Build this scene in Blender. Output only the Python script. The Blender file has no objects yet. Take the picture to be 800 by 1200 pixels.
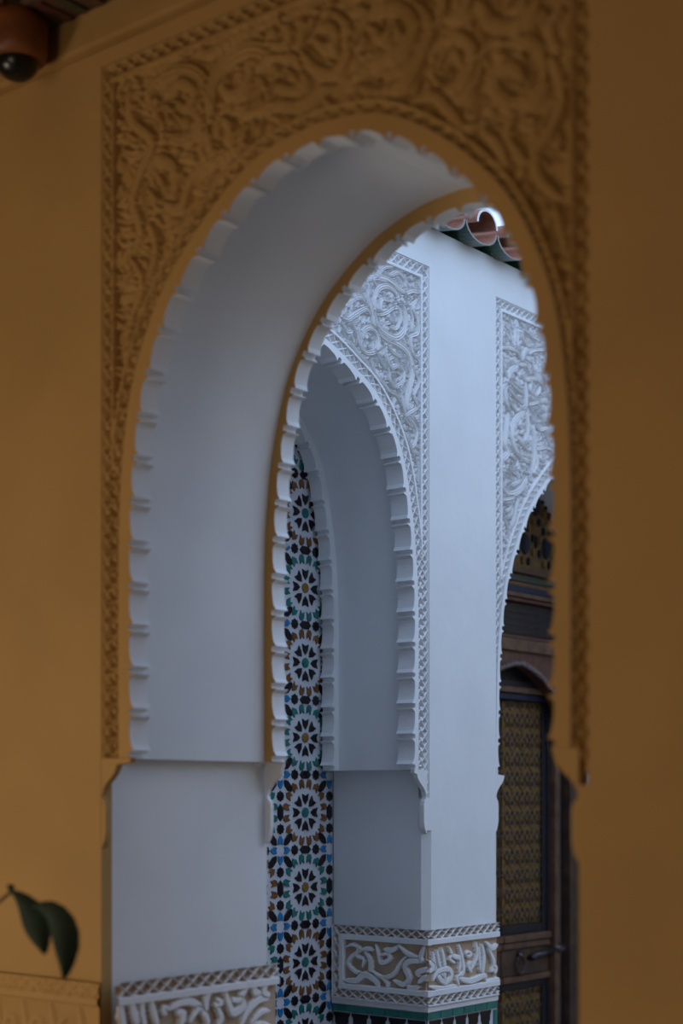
import bpy, bmesh, math, random
import numpy as np
from mathutils import Vector
random.seed(7); rng = np.random.RandomState(11)
PI = math.pi
sc = bpy.context.scene
col = sc.collection

# ------------------------------------------------------------------ camera
FPX, HOR, CXP, TH = 1837.0, 935.0, 400.0, math.radians(39.23)
R2 = (math.cos(TH), math.sin(TH)); D2 = (-math.sin(TH), math.cos(TH))
cam_d = bpy.data.cameras.new('camera'); cam = bpy.data.objects.new('camera', cam_d); col.objects.link(cam)
cam_d.sensor_fit = 'VERTICAL'; cam_d.sensor_height = 36.0; cam_d.lens = FPX / 1200 * 36
cam_d.shift_y = (HOR - 600) / 1200
cam.rotation_euler = (PI / 2, 0, TH)
cam_d.dof.use_dof = True; cam_d.dof.focus_distance = 6.2; cam_d.dof.aperture_fstop = 1.25
cam_d.clip_end = 100
sc.camera = cam

# ------------------------------------------------------------------ light
w = bpy.data.worlds.new('sky'); sc.world = w; w.use_nodes = True
nt = w.node_tree; bg = nt.nodes['Background']
tc = nt.nodes.new('ShaderNodeTexCoord'); ns = nt.nodes.new('ShaderNodeTexNoise'); ns.inputs['Scale'].default_value = 2.5
ns.inputs['Detail'].default_value = 4
rp = nt.nodes.new('ShaderNodeValToRGB')
rp.color_ramp.elements[0].color = (0.40, 0.60, 1.0, 1); rp.color_ramp.elements[0].position = .35
rp.color_ramp.elements[1].color = (0.62, 0.79, 1.0, 1); rp.color_ramp.elements[1].position = .7
nt.links.new(tc.outputs['Generated'], ns.inputs['Vector']); nt.links.new(ns.outputs['Fac'], rp.inputs['Fac'])
nt.links.new(rp.outputs['Color'], bg.inputs['Color']); bg.inputs['Strength'].default_value = 2.1

def area(name, loc, rot, sx, sy, power, colr):
    l = bpy.data.lights.new(name, 'AREA'); l.shape = 'RECTANGLE'; l.size = sx; l.size_y = sy
    l.energy = power; l.color = colr
    o = bpy.data.objects.new(name, l); col.objects.link(o); o.location = loc; o.rotation_euler = rot
    return o
area('room_lamp', (-5.2, 0.2, -0.5), (math.radians(92), 0, math.radians(-40)), 1.0, 1.0, 40, (1.0, .84, .66))
area('camera_side_fill', (-2.3, -1.8, -0.1), (math.radians(88), 0, math.radians(6)), 1.2, 1.8, 28, (1.0, .86, .70))  # added warm fill from behind the camera to brighten the far rib
vs = sc.view_settings; vs.view_transform = 'Standard'; vs.look = 'None'; vs.gamma = 1; vs.exposure = 0; vs.use_curve_mapping = False

# pixel of the photograph -> point on the real wall planes
def ray(px, py):
    t = (px - CXP) / FPX
    return (t * R2[0] + D2[0], t * R2[1] + D2[1], (HOR - py) / FPX)
def onY(px, py, Y):
    r = ray(px, py); s = Y / r[1]; return r[0] * s, r[2] * s
def onX(px, py, X):
    r = ray(px, py); s = X / r[0]; return r[1] * s, r[2] * s

# ------------------------------------------------------------------ materials
def mat(name, base, rough=.6, noise=None, bump=0, bscale=60, spec=.4, metallic=0, coat=0):
    m = bpy.data.materials.new(name); m.use_nodes = True; n = m.node_tree; b = n.nodes['Principled BSDF']
    b.inputs['Base Color'].default_value = (*base, 1); b.inputs['Roughness'].default_value = rough
    b.inputs['Metallic'].default_value = metallic
    b.inputs['Specular IOR Level'].default_value = spec
    b.inputs['Coat Weight'].default_value = coat
    t = n.nodes.new('ShaderNodeTexCoord')
    if noise:
        c2, sc_, = noise
        a = n.nodes.new('ShaderNodeTexNoise'); a.inputs['Scale'].default_value = sc_; a.inputs['Detail'].default_value = 5
        rr = n.nodes.new('ShaderNodeValToRGB'); rr.color_ramp.elements[0].color = (*base, 1); rr.color_ramp.elements[1].color = (*c2, 1)
        rr.color_ramp.elements[0].position = .4; rr.color_ramp.elements[1].position = .65
        n.links.new(t.outputs['Object'], a.inputs['Vector']); n.links.new(a.outputs['Fac'], rr.inputs['Fac'])
        n.links.new(rr.outputs['Color'], b.inputs['Base Color'])
    if bump:
        a = n.nodes.new('ShaderNodeTexNoise'); a.inputs['Scale'].default_value = bscale; a.inputs['Detail'].default_value = 4
        bb = n.nodes.new('ShaderNodeBump'); bb.inputs['Strength'].default_value = bump; bb.inputs['Distance'].default_value = .004
        n.links.new(t.outputs['Object'], a.inputs['Vector']); n.links.new(a.outputs['Fac'], bb.inputs['Height'])
        n.links.new(bb.outputs['Normal'], b.inputs['Normal'])
    return m
M = {
 'cream': mat('cream_plaster', (.74, .55, .36), .8, ((.68, .49, .32), 2), .2, 20),
 'white': mat('white_plaster', (.74, .75, .76), .75, ((.70, .71, .72), 3), .25, 25),
 'carved': mat('white_carved_plaster', (.76, .76, .77), .7, ((.72, .72, .73), 8), .15, 90),
 'ochre': mat('ochre_plaster', (.45, .265, .088), .8, ((.41, .24, .078), 2.2), .3, 22),
 'ochre_deep': mat('ochre_carved_plaster', (.42, .245, .078), .8, ((.37, .21, .062), 5), .2, 60),
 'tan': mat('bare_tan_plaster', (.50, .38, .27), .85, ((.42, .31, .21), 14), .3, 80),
 'black': mat('black_glaze', (.009, .008, .010), .3, coat=.1, spec=.25, bump=.15, bscale=120),
 'teal': mat('teal_glaze', (.012, .17, .15), .22, ((.01, .12, .11), 25), .15, 120, coat=.3),
 'blue': mat('blue_glaze', (.015, .19, .42), .25, ((.012, .14, .34), 25), .15, 120, coat=.3),
 'brown': mat('brown_glaze', (.15, .052, .012), .25, ((.20, .085, .018), 25), .15, 120, coat=.3),
 'olive': mat('olive_glaze', (.22, .12, .02), .22, coat=.3),
 'glazewhite': mat('white_glaze', (.60, .62, .66), .25, ((.54, .56, .61), 20), .2, 70, coat=.2),
 'terra': mat('terracotta', (.30, .12, .075), .8, ((.20, .08, .05), 22), .5, 60),
 'greenglaze': mat('dark_green_glaze', (.01, .035, .02), .25, ((.02, .07, .03), 30), .4, 50, coat=.4),
 'mortar': mat('lime_mortar', (.72, .75, .76), .8, bump=.5, bscale=50),
 'wood': mat('dark_wood', (.055, .030, .020), .5, ((.10, .052, .030), 12), .4, 60),
 'woodlight': mat('worn_brown_wood', (.14, .075, .04), .5, ((.08, .04, .024), 16), .4, 60),
 'woodblack': mat('black_wood', (.012, .011, .014), .45, bump=.3, bscale=60),
 'gold': mat('gold_painted_wood', (.17, .095, .024), .5, ((.10, .055, .02), 55), .5, 120),
 'redpaint': mat('faded_red_paint', (.085, .03, .022), .5, ((.12, .055, .03), 22), .3, 60),
 'navy': mat('navy_paint', (.010, .014, .032), .5, ((.014, .022, .05), 20)),
 'moss': mat('dull_green_paint', (.035, .045, .03), .5, ((.06, .05, .02), 20)),
 'iron': mat('dark_iron', (.05, .045, .05), .4, ((.11, .095, .09), 30), .4, 60, metallic=.8),
 'leaf': mat('dark_leaf', (.006, .018, .006), .8, ((.010, .028, .008), 12)),
 'stem': mat('plant_stem', (.05, .05, .02), .6),
 'clay': mat('clay_pot', (.35, .15, .08), .8, bump=.3),
 'orange': mat('varnished_orange_wood', (.20, .065, .018), .5, ((.13, .04, .012), 10)),
 'dome': mat('black_dome_plastic', (.004, .004, .005), .3, coat=.1),
 'floor': mat('stone_floor', (.20, .18, .16), .4, ((.16, .13, .10), 4), .2, 20),
}

# ------------------------------------------------------------------ object helpers
def link(o, parent=None, **kw):
    col.objects.link(o)
    if parent is not None: o.parent = parent
    for k, v in kw.items(): o[k] = v
    return o
def thing(name, label, cat, loc=(0, 0, 0), group=None):
    o = bpy.data.objects.new(name, None); o.location = loc; o.empty_display_size = .05
    link(o, label=label, category=cat)
    if group: o['group'] = group
    return o
def mesh(name, verts, faces, mats, fm=None, parent=None, smooth=False, **kw):
    me = bpy.data.meshes.new(name); me.from_pydata(verts, [], faces)
    for m in (mats if isinstance(mats, (list, tuple)) else [mats]): me.materials.append(m)
    if fm is not None: me.polygons.foreach_set('material_index', fm)
    if smooth: me.polygons.foreach_set('use_smooth', [True] * len(faces))
    me.update()
    off = Vector((0, 0, 0)); pp = parent
    while pp is not None: off = off + pp.location; pp = pp.parent
    o = bpy.data.objects.new(name, me)
    if off.length: me.transform(__import__('mathutils').Matrix.Translation(-off))
    return link(o, parent, **kw)
def prism(poly, place, d0, d1, bev=0):
    """poly 2-D, place(s,z,d)->xyz ; returns verts, faces, with a fan-free ngon front/back"""
    n = len(poly)
    v = [place(s, z, d0) for s, z in poly] + [place(s, z, d1) for s, z in poly]
    f = [list(range(n)), list(range(2 * n - 1, n - 1, -1))]
    f += [[i + n, (i + 1) % n + n, (i + 1) % n, i] for i in range(n)]
    return v, f
class MB:
    def __init__(s): s.v = []; s.f = []; s.m = []
    def add(s, v, f, mi=0):
        o = len(s.v); s.v += list(v); s.f += [[i + o for i in q] for q in f]; s.m += [mi] * len(f)
    def box(s, a, b, mi=0):
        (x0, y0, z0), (x1, y1, z1) = a, b
        v = [(x, y, z) for x in (x0, x1) for y in (y0, y1) for z in (z0, z1)]
        s.add(v, [(0, 1, 3, 2), (4, 6, 7, 5), (0, 4, 5, 1), (2, 3, 7, 6), (0, 2, 6, 4), (1, 5, 7, 3)], mi)
    def obj(s, name, mats, parent=None, smooth=False, bevel=0, **kw):
        o = mesh(name, s.v, s.f, mats, s.m, parent, smooth, **kw)
        bm = bmesh.new(); bm.from_mesh(o.data); bmesh.ops.recalc_face_normals(bm, faces=bm.faces); bm.to_mesh(o.data); bm.free()
        if bevel:
            b = o.modifiers.new('bevel', 'BEVEL'); b.width = bevel; b.segments = 2; b.limit_method = 'ANGLE'; b.angle_limit = .6
        return o
def boxobj(name, a, b, m, parent=None, bevel=0, **kw):
    k = MB(); k.box(a, b); return k.obj(name, m, parent, bevel=bevel, **kw)
def tubeverts(pts, r, n=10):
    pts = [Vector(p) for p in pts]; v = []; f = []
    rs = r if isinstance(r, (list, tuple)) else [r] * len(pts)
    for i, p in enumerate(pts):
        t = (pts[min(i + 1, len(pts) - 1)] - pts[max(i - 1, 0)]).normalized()
        a = t.cross(Vector((0, 0, 1)));
        if a.length < .05: a = t.cross(Vector((1, 0, 0)))
        a.normalize(); b = t.cross(a)
        for k in range(n):
            an = 2 * PI * k / n; q = p + (a * math.cos(an) + b * math.sin(an)) * rs[i]; v.append(tuple(q))
    for i in range(len(pts) - 1):
        for k in range(n): f.append([i * n + k, i * n + (k + 1) % n, (i + 1) * n + (k + 1) % n, (i + 1) * n + k])
    f.append(list(range(n))[::-1]); f.append([(len(pts) - 1) * n + k for k in range(n)])
    return v, f
def catmull(P, step):
    P = np.array(P, float)
    if len(P) == 2: n = max(2, int(np.hypot(*(P[1] - P[0])) / step)); return P[0] + (P[1] - P[0]) * np.linspace(0, 1, n)[:, None]
    Q = np.vstack([2 * P[0] - P[1], P, 2 * P[-1] - P[-2]]); out = []
    for i in range(1, len(Q) - 2):
        a, b, c, d = Q[i - 1:i + 3]; n = max(2, int(np.hypot(*(c - b)) / step) + 1)
        t = np.linspace(0, 1, n, endpoint=False)[:, None]
        out.append(.5 * (2 * b + (c - a) * t + (2 * a - 5 * b + 4 * c - d) * t ** 2 + (3 * b - 3 * c + d - a) * t ** 3))
    out.append(P[-1:]); return np.vstack(out)

# ------------------------------------------------------------------ arch profiles (half width as a function of height above eye)
SP = .117      # springing
def arch_curve(tab, step=.012):
    """right half, from springing to apex"""
    return catmull(tab, step)
T_front = [(.700, .117), (.701, .48), (.699, .765), (.688, .95), (.662, 1.12), (.619, 1.25), (.545, 1.39), (.438, 1.51), (.30, 1.618), (.16, 1.685), (0, 1.705)]
T_rear = [(.727, .117), (.728, .66), (.718, .90), (.692, 1.12), (.64, 1.33), (.55, 1.48), (.41, 1.61), (.25, 1.695), (.10, 1.73), (0, 1.737)]
T_far = [(.705, .117), (.705, .50), (.703, .80), (.69, .98), (.665, 1.15), (.595, 1.39), (.455, 1.565), (.30, 1.650), (.16, 1.708), (0, 1.745)]
T_door = [(.790, .117), (.785, .32), (.768, .66), (.725, .90), (.668, 1.045), (.590, 1.19), (.535, 1.275), (.46, 1.36), (.36, 1.455), (.25, 1.535), (.12, 1.605), (0, 1.64)]
def arclen(c): return np.concatenate([[0], np.cumsum(np.hypot(*np.diff(c, axis=0).T))])
def resample(c, s):
    L = arclen(c); return np.stack([np.interp(s, L, c[:, 0]), np.interp(s, L, c[:, 1])], 1)
def normals(c):
    t = np.gradient(c, axis=0); t /= np.hypot(t[:, 0], t[:, 1])[:, None] + 1e-9
    return np.stack([t[:, 1], -t[:, 0]], 1)      # outward for the right half walked upward
def lobed(tab, period=.122, depth=.026, notch=.018):
    """scalloped right half profile"""
    c = arch_curve(tab); L = arclen(c)[-1]; N = round(L / period); per = L / N
    s = []; o = []
    for k in range(N):
        s0 = k * per
        # square notch first, then a long concave lobe
        nw = .16
        for q, d in [(.0, 0.0), (.012, notch), (nw * .5, notch * 1.25), (nw, notch), (nw + .012, -.002)]:
            s.append(s0 + q * per); o.append(d)
        for q in np.linspace(0, 1, 9)[1:-1]:
            s.append(s0 + (nw + .03 + q * (1 - nw - .04)) * per); o.append(depth * 1.25 * q ** .55 * (1 - q) ** .22)
        s.append(s0 + .988 * per); o.append(-.002)
    s = np.array(s); o = np.array(o); p = resample(c, s); nn = normals(resample(c, np.linspace(0, L, 400)))
    ni = np.stack([np.interp(s, np.linspace(0, L, 400), nn[:, k]) for k in (0, 1)], 1)
    p = p + ni * o[:, None]; p = np.vstack([p, [[0, c[-1, 1] + depth * .2]]])
    p[:, 0] = np.maximum(p[:, 0], 0); return p
def offset_curve(tab, off, n=90):
    c = arch_curve(tab); L = arclen(c)[-1]; s = np.linspace(0, L, n); p = resample(c, s); q = p + normals(p) * off
    q[-1, 0] = 0; return q[(q[:, 0] >= -1e-6)]
def corbel(wi, wj):
    """profile from the jamb (below) up to the springing: lobed bracket"""
    return [(wj, -.150), (wj - .006, -.143), (wj - .015, -.125), (wj - .020, -.10), (wj - .020, -.03), (wj - .016, -.012), (wj - .007, -.004), (wj - .003, .008), (wj - .010, .026), (wj - .026, .046), (wj - .046, .062), (wj - .062, .080), (wj - .068, .098), (wi + .012, .103), (wi + .012, SP - .001)]
def both(half):
    """right half from bottom to apex -> full open polyline, left bottom .. apex .. right bottom"""
    h = [tuple(p) for p in half]; left = [(-a, b) for a, b in h]; 
    if abs(h[-1][0]) < 1e-6: return left + h[::-1][1:]
    return left + h[::-1]
def opening(half, jamb, zb=-1.75):
    return [(-jamb, zb)] + both(half) + [(jamb, zb)]

# placing functions: wall along X (near wall), wall along Y (courtyard wall)
def placeX(cx, Y):                       # s along +x, depth d goes away from the viewer (+y)
    return lambda s, z, d: (cx + s, Y + d, z)
def placeY(X, cy):                       # s along +y, depth d goes into the wall (-x)
    return lambda s, z, d: (X - d, cy + s, z)
ZF, ZT = -1.75, 2.75
NY, NR = 3.134, 3.877                    # near wall front and rear face
CX_ = -3.83; CB = -4.33                   # courtyard wall face and the back of its arches
cF, cA, cD = -2.65, 4.447, 6.582; cJ = -2.665        # arch centres: near wall, zellij arch, door arch
JW, DJ = .810, .815
jambw = {'near': .8225, 'zel': .803, 'door': .818}

def wall_with_openings(name, x0, x1, ops, place, d0, d1, m, top=ZT, **kw):
    poly = [(x0, ZF), (x0, top), (x1, top), (x1, ZF)]
    for (c, half, j) in ops[::-1]:
        pts = [(c + s, z) for s, z in opening(half, j, ZF)][::-1]
        poly += pts
    v, f = prism(poly, place, d0, d1)
    k = MB(); k.add(v, f); return k.obj(name, m, **kw)

# ================================================================== SETTING
# near wall: front skin (ochre) with the rectangular recess of the carved panel, body behind it
S = dict(kind='structure')
boxobj('floor', (-8, -2.2, ZF - .1), (2.2, 10, ZF), M['floor'], **S)
boxobj('ceiling', (-8, -2.2, 2.6), (2.2, NY, 2.7), M['ochre'], **S)
boxobj('wall_back', (-8, -2.3, ZF), (2.2, -2.2, 2.6), M['ochre'], **S)
boxobj('wall_left', (-8.1, -2.2, ZF), (-8, NR, 2.6), M['ochre'], **S)
boxobj('wall_right', (2.2, -2.2, ZF), (2.3, 10, ZT), M['cream'], **S)
boxobj('wall_courtyard_far', (-3.83, 9.9, ZF), (2.2, 10, ZT), M['cream'], **S)
# front skin: rectangle opening
PW, PT = .8235, 2.155
skin = MB()
SD = .042
skin.box((-8, NY, ZF), (cF - PW, NY + SD, 2.6)); skin.box((cF + PW, NY, ZF), (2.2, NY + SD, 2.6)); skin.box((cF - PW, NY, PT), (cF + PW, NY + SD, 2.6)); skin.box((cJ + JW, NY, ZF), (cF + PW, NY + SD, .03))
near_body_half = [(JW, -1.0), (JW, SP)] + [tuple(p) for p in offset_curve([(.775, SP), (.775, .7), (.765, .92), (.735, 1.14), (.66, 1.38), (.52, 1.58), (.33, 1.72), (.15, 1.785), (0, 1.80)], 0)]
wn = wall_with_openings('wall_near', -8, 2.2, [(cJ, near_body_half, JW)], placeX(0, 0), NY + SD, NR - .061, M['white'], **S)
skin.obj('wall_near_face', M['ochre'], wn)
# rear face of the near wall
rearhalf = [(JW + .01, -1), (JW + .01, .10)] + [tuple(p) for p in offset_curve(T_rear, .07)]
wall_with_openings('rear_face', -8, 2.2, [(cJ, rearhalf, JW + .01)], placeX(0, 0), NR - .061, NR, M['white'], parent=wn)

CT = 2.368; WD = .044
# courtyard wall: body with its two arches, then a thin skin leaving the two panel recesses
zb = [(.803, -1.0), (.803, .112)] + [tuple(p) for p in offset_curve(T_far, .045)]
db = [(.818, -1.0), (.818, .112)] + [tuple(p) for p in offset_curve(T_door, .025)]
wc = wall_with_openings('wall_courtyard', NR - .5, 10.0, [(cA, zb, .803), (cD, db, .818)], placeY(CX_, 0), WD, .5, M['white'], top=CT, **S)
PZT, PZW, PDW = 2.203, .821, .818
sk = MB()
x0, x1 = CX_ - WD, CX_
sk.box((x0, NR - .02, ZF), (x1, cA - PZW, CT)); sk.box((x0, cA + PZW, .0), (x1, cD - PDW, CT))
sk.box((x0, cA + .803, -.135), (x1, cD - PDW, .0))
ch = [(x0, cA + .803), (CX_ - .030, cA + .803), (x1, cA + .833), (x1, cD - PDW), (x0, cD - PDW)]
sk.add([(a, b, z) for z in (ZF, -.135) for a, b in ch], [(0, 1, 2, 3, 4), (5, 6, 7, 8, 9), (0, 1, 6, 5), (1, 2, 7, 6), (2, 3, 8, 7), (3, 4, 9, 8), (4, 0, 5, 9)])
sk.box((x0, cD + PDW, ZF), (x1, 10, CT))
sk.box((x0, cA - PZW, PZT), (x1, cA + PZW, CT)); sk.box((x0, cD - PDW, PZT), (x1, cD + PDW, CT))
sk.obj('courtyard_wall_face', M['white'], wc)
boxobj('wall_behind_arches', (CB - .40, NR - .5, ZF), (CB - .12, 10, CT), M['white'], **S)

# ================================================================== SCALLOPED ARCHES
def scalloped_arch(name, label, tab, place, d0, d1, wj, outer, mats, facemat_front, depth=.020, bevel=0, cfront=True, cshift=0, feet=True):
    """one continuous rib: scalloped inner edge, bracket at the springing, plain outer edge"""
    lob = lobed(tab, depth=depth, notch=depth * .75); wi = tab[0][0]
    half = [tuple(p) for p in lob]
    oc = [(wi + outer, SP)] + [tuple(p) for p in offset_curve(tab, outer) if p[1] > SP + .002]
    poly = both(half) + both(oc)[::-1]
    v, f = prism(poly, place, d0, d1); k = MB(); k.add(v, f)
    k.m = [facemat_front, 1] + [1] * (len(f) - 2)
    # thin lobed bracket plates under both feet
    cb = corbel(wi, wj); c0, c1 = (d0, d0 + .022) if cfront else (d1 - .016, d1)
    for sg in ((-1, 1) if feet else ()):
        pl_ = [(sg * a + cshift, z) for a, z in cb[:-2]] + [(sg * cb[-2][0] + 0, z) for z in (cb[-2][1], SP - .001)] + [(sg * wj + cshift, SP - .001)]
        v, f = prism(pl_, place, c0, c1); k.add(v, f, 1 if not cfront else 0)
        if cfront: k.m[-(len(f)):] = [0] * len(f)
    o = k.obj(name, mats, label=label, category='arch')
    if bevel:
        b = o.modifiers.new('b', 'BEVEL'); b.width = bevel; b.segments = 1; b.limit_method = 'ANGLE'; b.angle_limit = .9
    return o
scalloped_arch('scalloped_arch', 'large ochre scalloped arch rib framing the whole opening in the near wall', T_front, placeX(cF + .012, 0), NY, NY + .070, JW, .060, [M['ochre'], M['white']], 0, cshift=cJ - cF - .012)
scalloped_arch('scalloped_arch', 'ochre faced scalloped rib at the far end of the plain white passage', T_rear, placeX(cJ, 0), NR - .061, NR, JW, .066, [M['ochre'], M['white']], 0, cfront=False)
scalloped_arch('scalloped_arch', 'white scalloped arch edge left of the plain pillar, below the carved corner panel', T_far, placeY(0, cA), -CX_, -CX_ + .085, .803, .040, [M['carved'], M['carved']], 0)
scalloped_arch('scalloped_arch', 'shaded white scalloped rib directly against the patterned tile strip', T_far, placeY(0, cA), -CX_ + .43, -CX_ + .495, .800, .06, [M['white'], M['white']], 0, feet=False)
scalloped_arch('scalloped_arch', 'white scalloped arch edge right of the pillar in front of the painted door', T_door, placeY(0, cD), -CX_, -CX_ + .06, .818, .030, [M['carved'], M['carved']], 0, depth=.016)

# ================================================================== CARVED PANELS (relief grids)
def stroke(Hm, S, Z, pts, wid, h, step, groove=.35, moat=.5, taper=None, base=0.0, round_=False):
    """raise a band along pts on the height map"""
    P = catmull(pts, step * .8); n = len(P)
    lo = P.min(0) - wid * 2; hi = P.max(0) + wid * 2
    i0, i1 = np.searchsorted(S, [lo[0], hi[0]]); j0, j1 = np.searchsorted(Z, [lo[1], hi[1]])
    if i1 - i0 < 2 or j1 - j0 < 2: return
    gs, gz = np.meshgrid(S[i0:i1], Z[j0:j1], indexing='ij')
    D = np.full(gs.shape, 9e9)
    k = np.arange(n) / max(1, n - 1)
    ww = wid * (np.ones(n) if taper is None else np.interp(k, [0, .12, .5, .88, 1], taper))
    r = int(max(2, wid * 1.8 / step + 1))
    ds = S[1] - S[0]; dz = Z[1] - Z[0]; rs = int(wid * 1.8 / ds) + 2; rz = int(wid * 1.8 / dz) + 2
    for (a, b), w_ in zip(P, ww):
        ci = int((a - S[i0]) / ds); cj = int((b - Z[j0]) / dz)
        a0, a1 = max(0, ci - rs), min(D.shape[0], ci + rs + 1); b0, b1 = max(0, cj - rz), min(D.shape[1], cj + rz + 1)
        if a1 <= a0 or b1 <= b0: continue
        d = np.hypot(gs[a0:a1, b0:b1] - a, gz[a0:a1, b0:b1] - b) / max(w_, 1e-4)
        D[a0:a1, b0:b1] = np.minimum(D[a0:a1, b0:b1], d)
    W = Hm[i0:i1, j0:j1]
    if round_: prof = h * np.sqrt(np.clip(1 - D ** 2, 0, 1)) ** .7
    else: prof = h * np.clip((1 - D) * 6, 0, 1)
    if groove: prof = prof - groove * h * (np.exp(-((D - .40) / .09) ** 2) if wid > .0085 else np.exp(-(D / .24) ** 2))
    inside = D < 1; mo = (D >= 1) & (D < 1 + moat)
    W[mo] = np.minimum(W[mo], base); W[inside] = np.maximum(prof[inside], W[inside] * 0)
def leaf(Hm, S, Z, a, b, ang, L, Wd, h, gap=.003):
    ds = S[1] - S[0]; dz = Z[1] - Z[0]; rs = int(L / ds) + 2; rz = int(L / dz) + 2
    ci = int((a - S[0]) / ds); cj = int((b - Z[0]) / dz)
    a0, a1 = max(0, ci - rs), min(len(S), ci + rs); b0, b1 = max(0, cj - rz), min(len(Z), cj + rz)
    if a1 <= a0 or b1 <= b0: return
    gs, gz = np.meshgrid(S[a0:a1] - a, Z[b0:b1] - b, indexing='ij')
    u = gs * math.cos(ang) + gz * math.sin(ang); v = -gs * math.sin(ang) + gz * math.cos(ang)
    v = v + .9 * u * u / L                     # curved
    t = (u + L / 2) / L; wloc = Wd * np.sin(PI * np.clip(t, 0, 1)) ** .7 * (1.15 - .5 * t) + 1e-5
    d = np.abs(v) / wloc
    p = h * np.clip((1 - d) * 4, 0, 1) * (1 - .5 * np.exp(-(d / .18) ** 2)); p[(t < 0) | (t > 1)] = 0
    W = Hm[a0:a1, b0:b1]
    rd = np.hypot(np.maximum(np.abs(v) - wloc, 0), np.maximum(np.abs(u) - L / 2, 0)); out = (p <= 0) & (rd < gap) & (t > -.08) & (t < 1.08)
    W[out] = 0; ins = (d < 1) & (t > 0) & (t < 1); W[ins] = p[ins]
def lattice(u, v, per, width, bar):
    """crossing bars: u along the band, v across in [0,1]; 1 on bars"""
    a = np.abs(((u / per + v) % 1.0) - .5); b = np.abs(((u / per - v) % 1.0) - .5)
    m = np.minimum(a, b)
    return np.clip((bar - m) / (bar * .5), 0, 1)
def dist_curve(c, S, Z):
    """distance of every grid point to polyline c (points), plus arclength of the nearest point"""
    L = arclen(c); n = int(L[-1] / .01); s = np.linspace(0, L[-1], n); p = resample(c, s)
    gs, gz = np.meshgrid(S, Z, indexing='ij'); D = np.full(gs.shape, 9e9); A = np.zeros(gs.shape); sg = np.zeros(gs.shape)
    nn = normals(p)
    for q, (pp, n_) in enumerate(zip(p, nn)):
        dx = gs - pp[0]; dz = gz - pp[1]; d = dx * dx + dz * dz; m = d < D
        D[m] = d[m]; al = dx * n_[1] * -1 + dz * n_[0]; A[m] = s[q] + al[m]; 
        sg[m] = (dx * n_[0] + dz * n_[1])[m]
    return sg, A
def grid_objects(Hm, S, Z, cls, names, mats, place, level, parent, matfn=None):
    """cls: int per cell (-1 none). One mesh per class."""
    nz = len(Z); gs, gz = np.meshgrid(S, Z, indexing='ij')
    for ci, (nm, mt) in enumerate(zip(names, mats)):
        ii, jj = np.where(cls == ci)
        if len(ii) == 0: continue
        q = np.stack([ii * nz + jj, (ii + 1) * nz + jj, (ii + 1) * nz + jj + 1, ii * nz + jj + 1], 1)
        used, inv = np.unique(q, return_inverse=True); inv = inv.reshape(q.shape)
        s = gs.ravel()[used]; z = gz.ravel()[used]; h = level - Hm.ravel()[used]
        x, y, zz = place(s, z, h)
        co = np.stack(np.broadcast_arrays(x, y, zz), 1).astype('f4')
        co -= np.array(parent.location, 'f4')
        me = bpy.data.meshes.new(nm); nf = len(q)
        # orientation: make normals point toward -depth
        p0, p1, p2 = co[inv[0, 0]], co[inv[0, 1]], co[inv[0, 2]]
        nrm = np.cross(p1 - p0, p2 - p0); a = np.array(place(np.zeros(1), np.zeros(1), np.ones(1)), dtype=object); 
        a = np.array([float(np.ravel(t)[0]) for t in place(0., 0., 1.)]) - np.array([float(np.ravel(t)[0]) for t in place(0., 0., 0.)])
        if np.dot(nrm, a) > 0: inv = inv[:, ::-1]
        me.vertices.add(len(used)); me.vertices.foreach_set('co', co.ravel())
        me.loops.add(nf * 4); me.loops.foreach_set('vertex_index', inv.astype('i4').ravel())
        me.polygons.add(nf); me.polygons.foreach_set('loop_start', np.arange(0, nf * 4, 4, dtype='i4'))
        me.polygons.foreach_set('loop_total', np.full(nf, 4, 'i4'))
        mts = mt if isinstance(mt, (list, tuple)) else [mt]
        for m in mts: me.materials.append(m)
        if len(mts) > 1:
            hc = Hm[ii, jj] + Hm[ii + 1, jj] + Hm[ii, jj + 1] + Hm[ii + 1, jj + 1]
            me.polygons.foreach_set('material_index', (hc / 4 < matfn).astype('i4'))
        me.polygons.foreach_set('use_smooth', np.ones(nf, bool))
        me.update(calc_edges=True); me.validate()
        link(bpy.data.objects.new(nm, me), parent)

def scroll(c, r, turns=1.6, ccw=1, a0=0):
    return [(c[0] + r * (1 - .72 * k / 14) * math.cos(a0 + ccw * turns * 2 * PI * k / 14), c[1] + r * (1 - .72 * k / 14) * math.sin(a0 + ccw * turns * 2 * PI * k / 14)) for k in range(15)]

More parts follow.
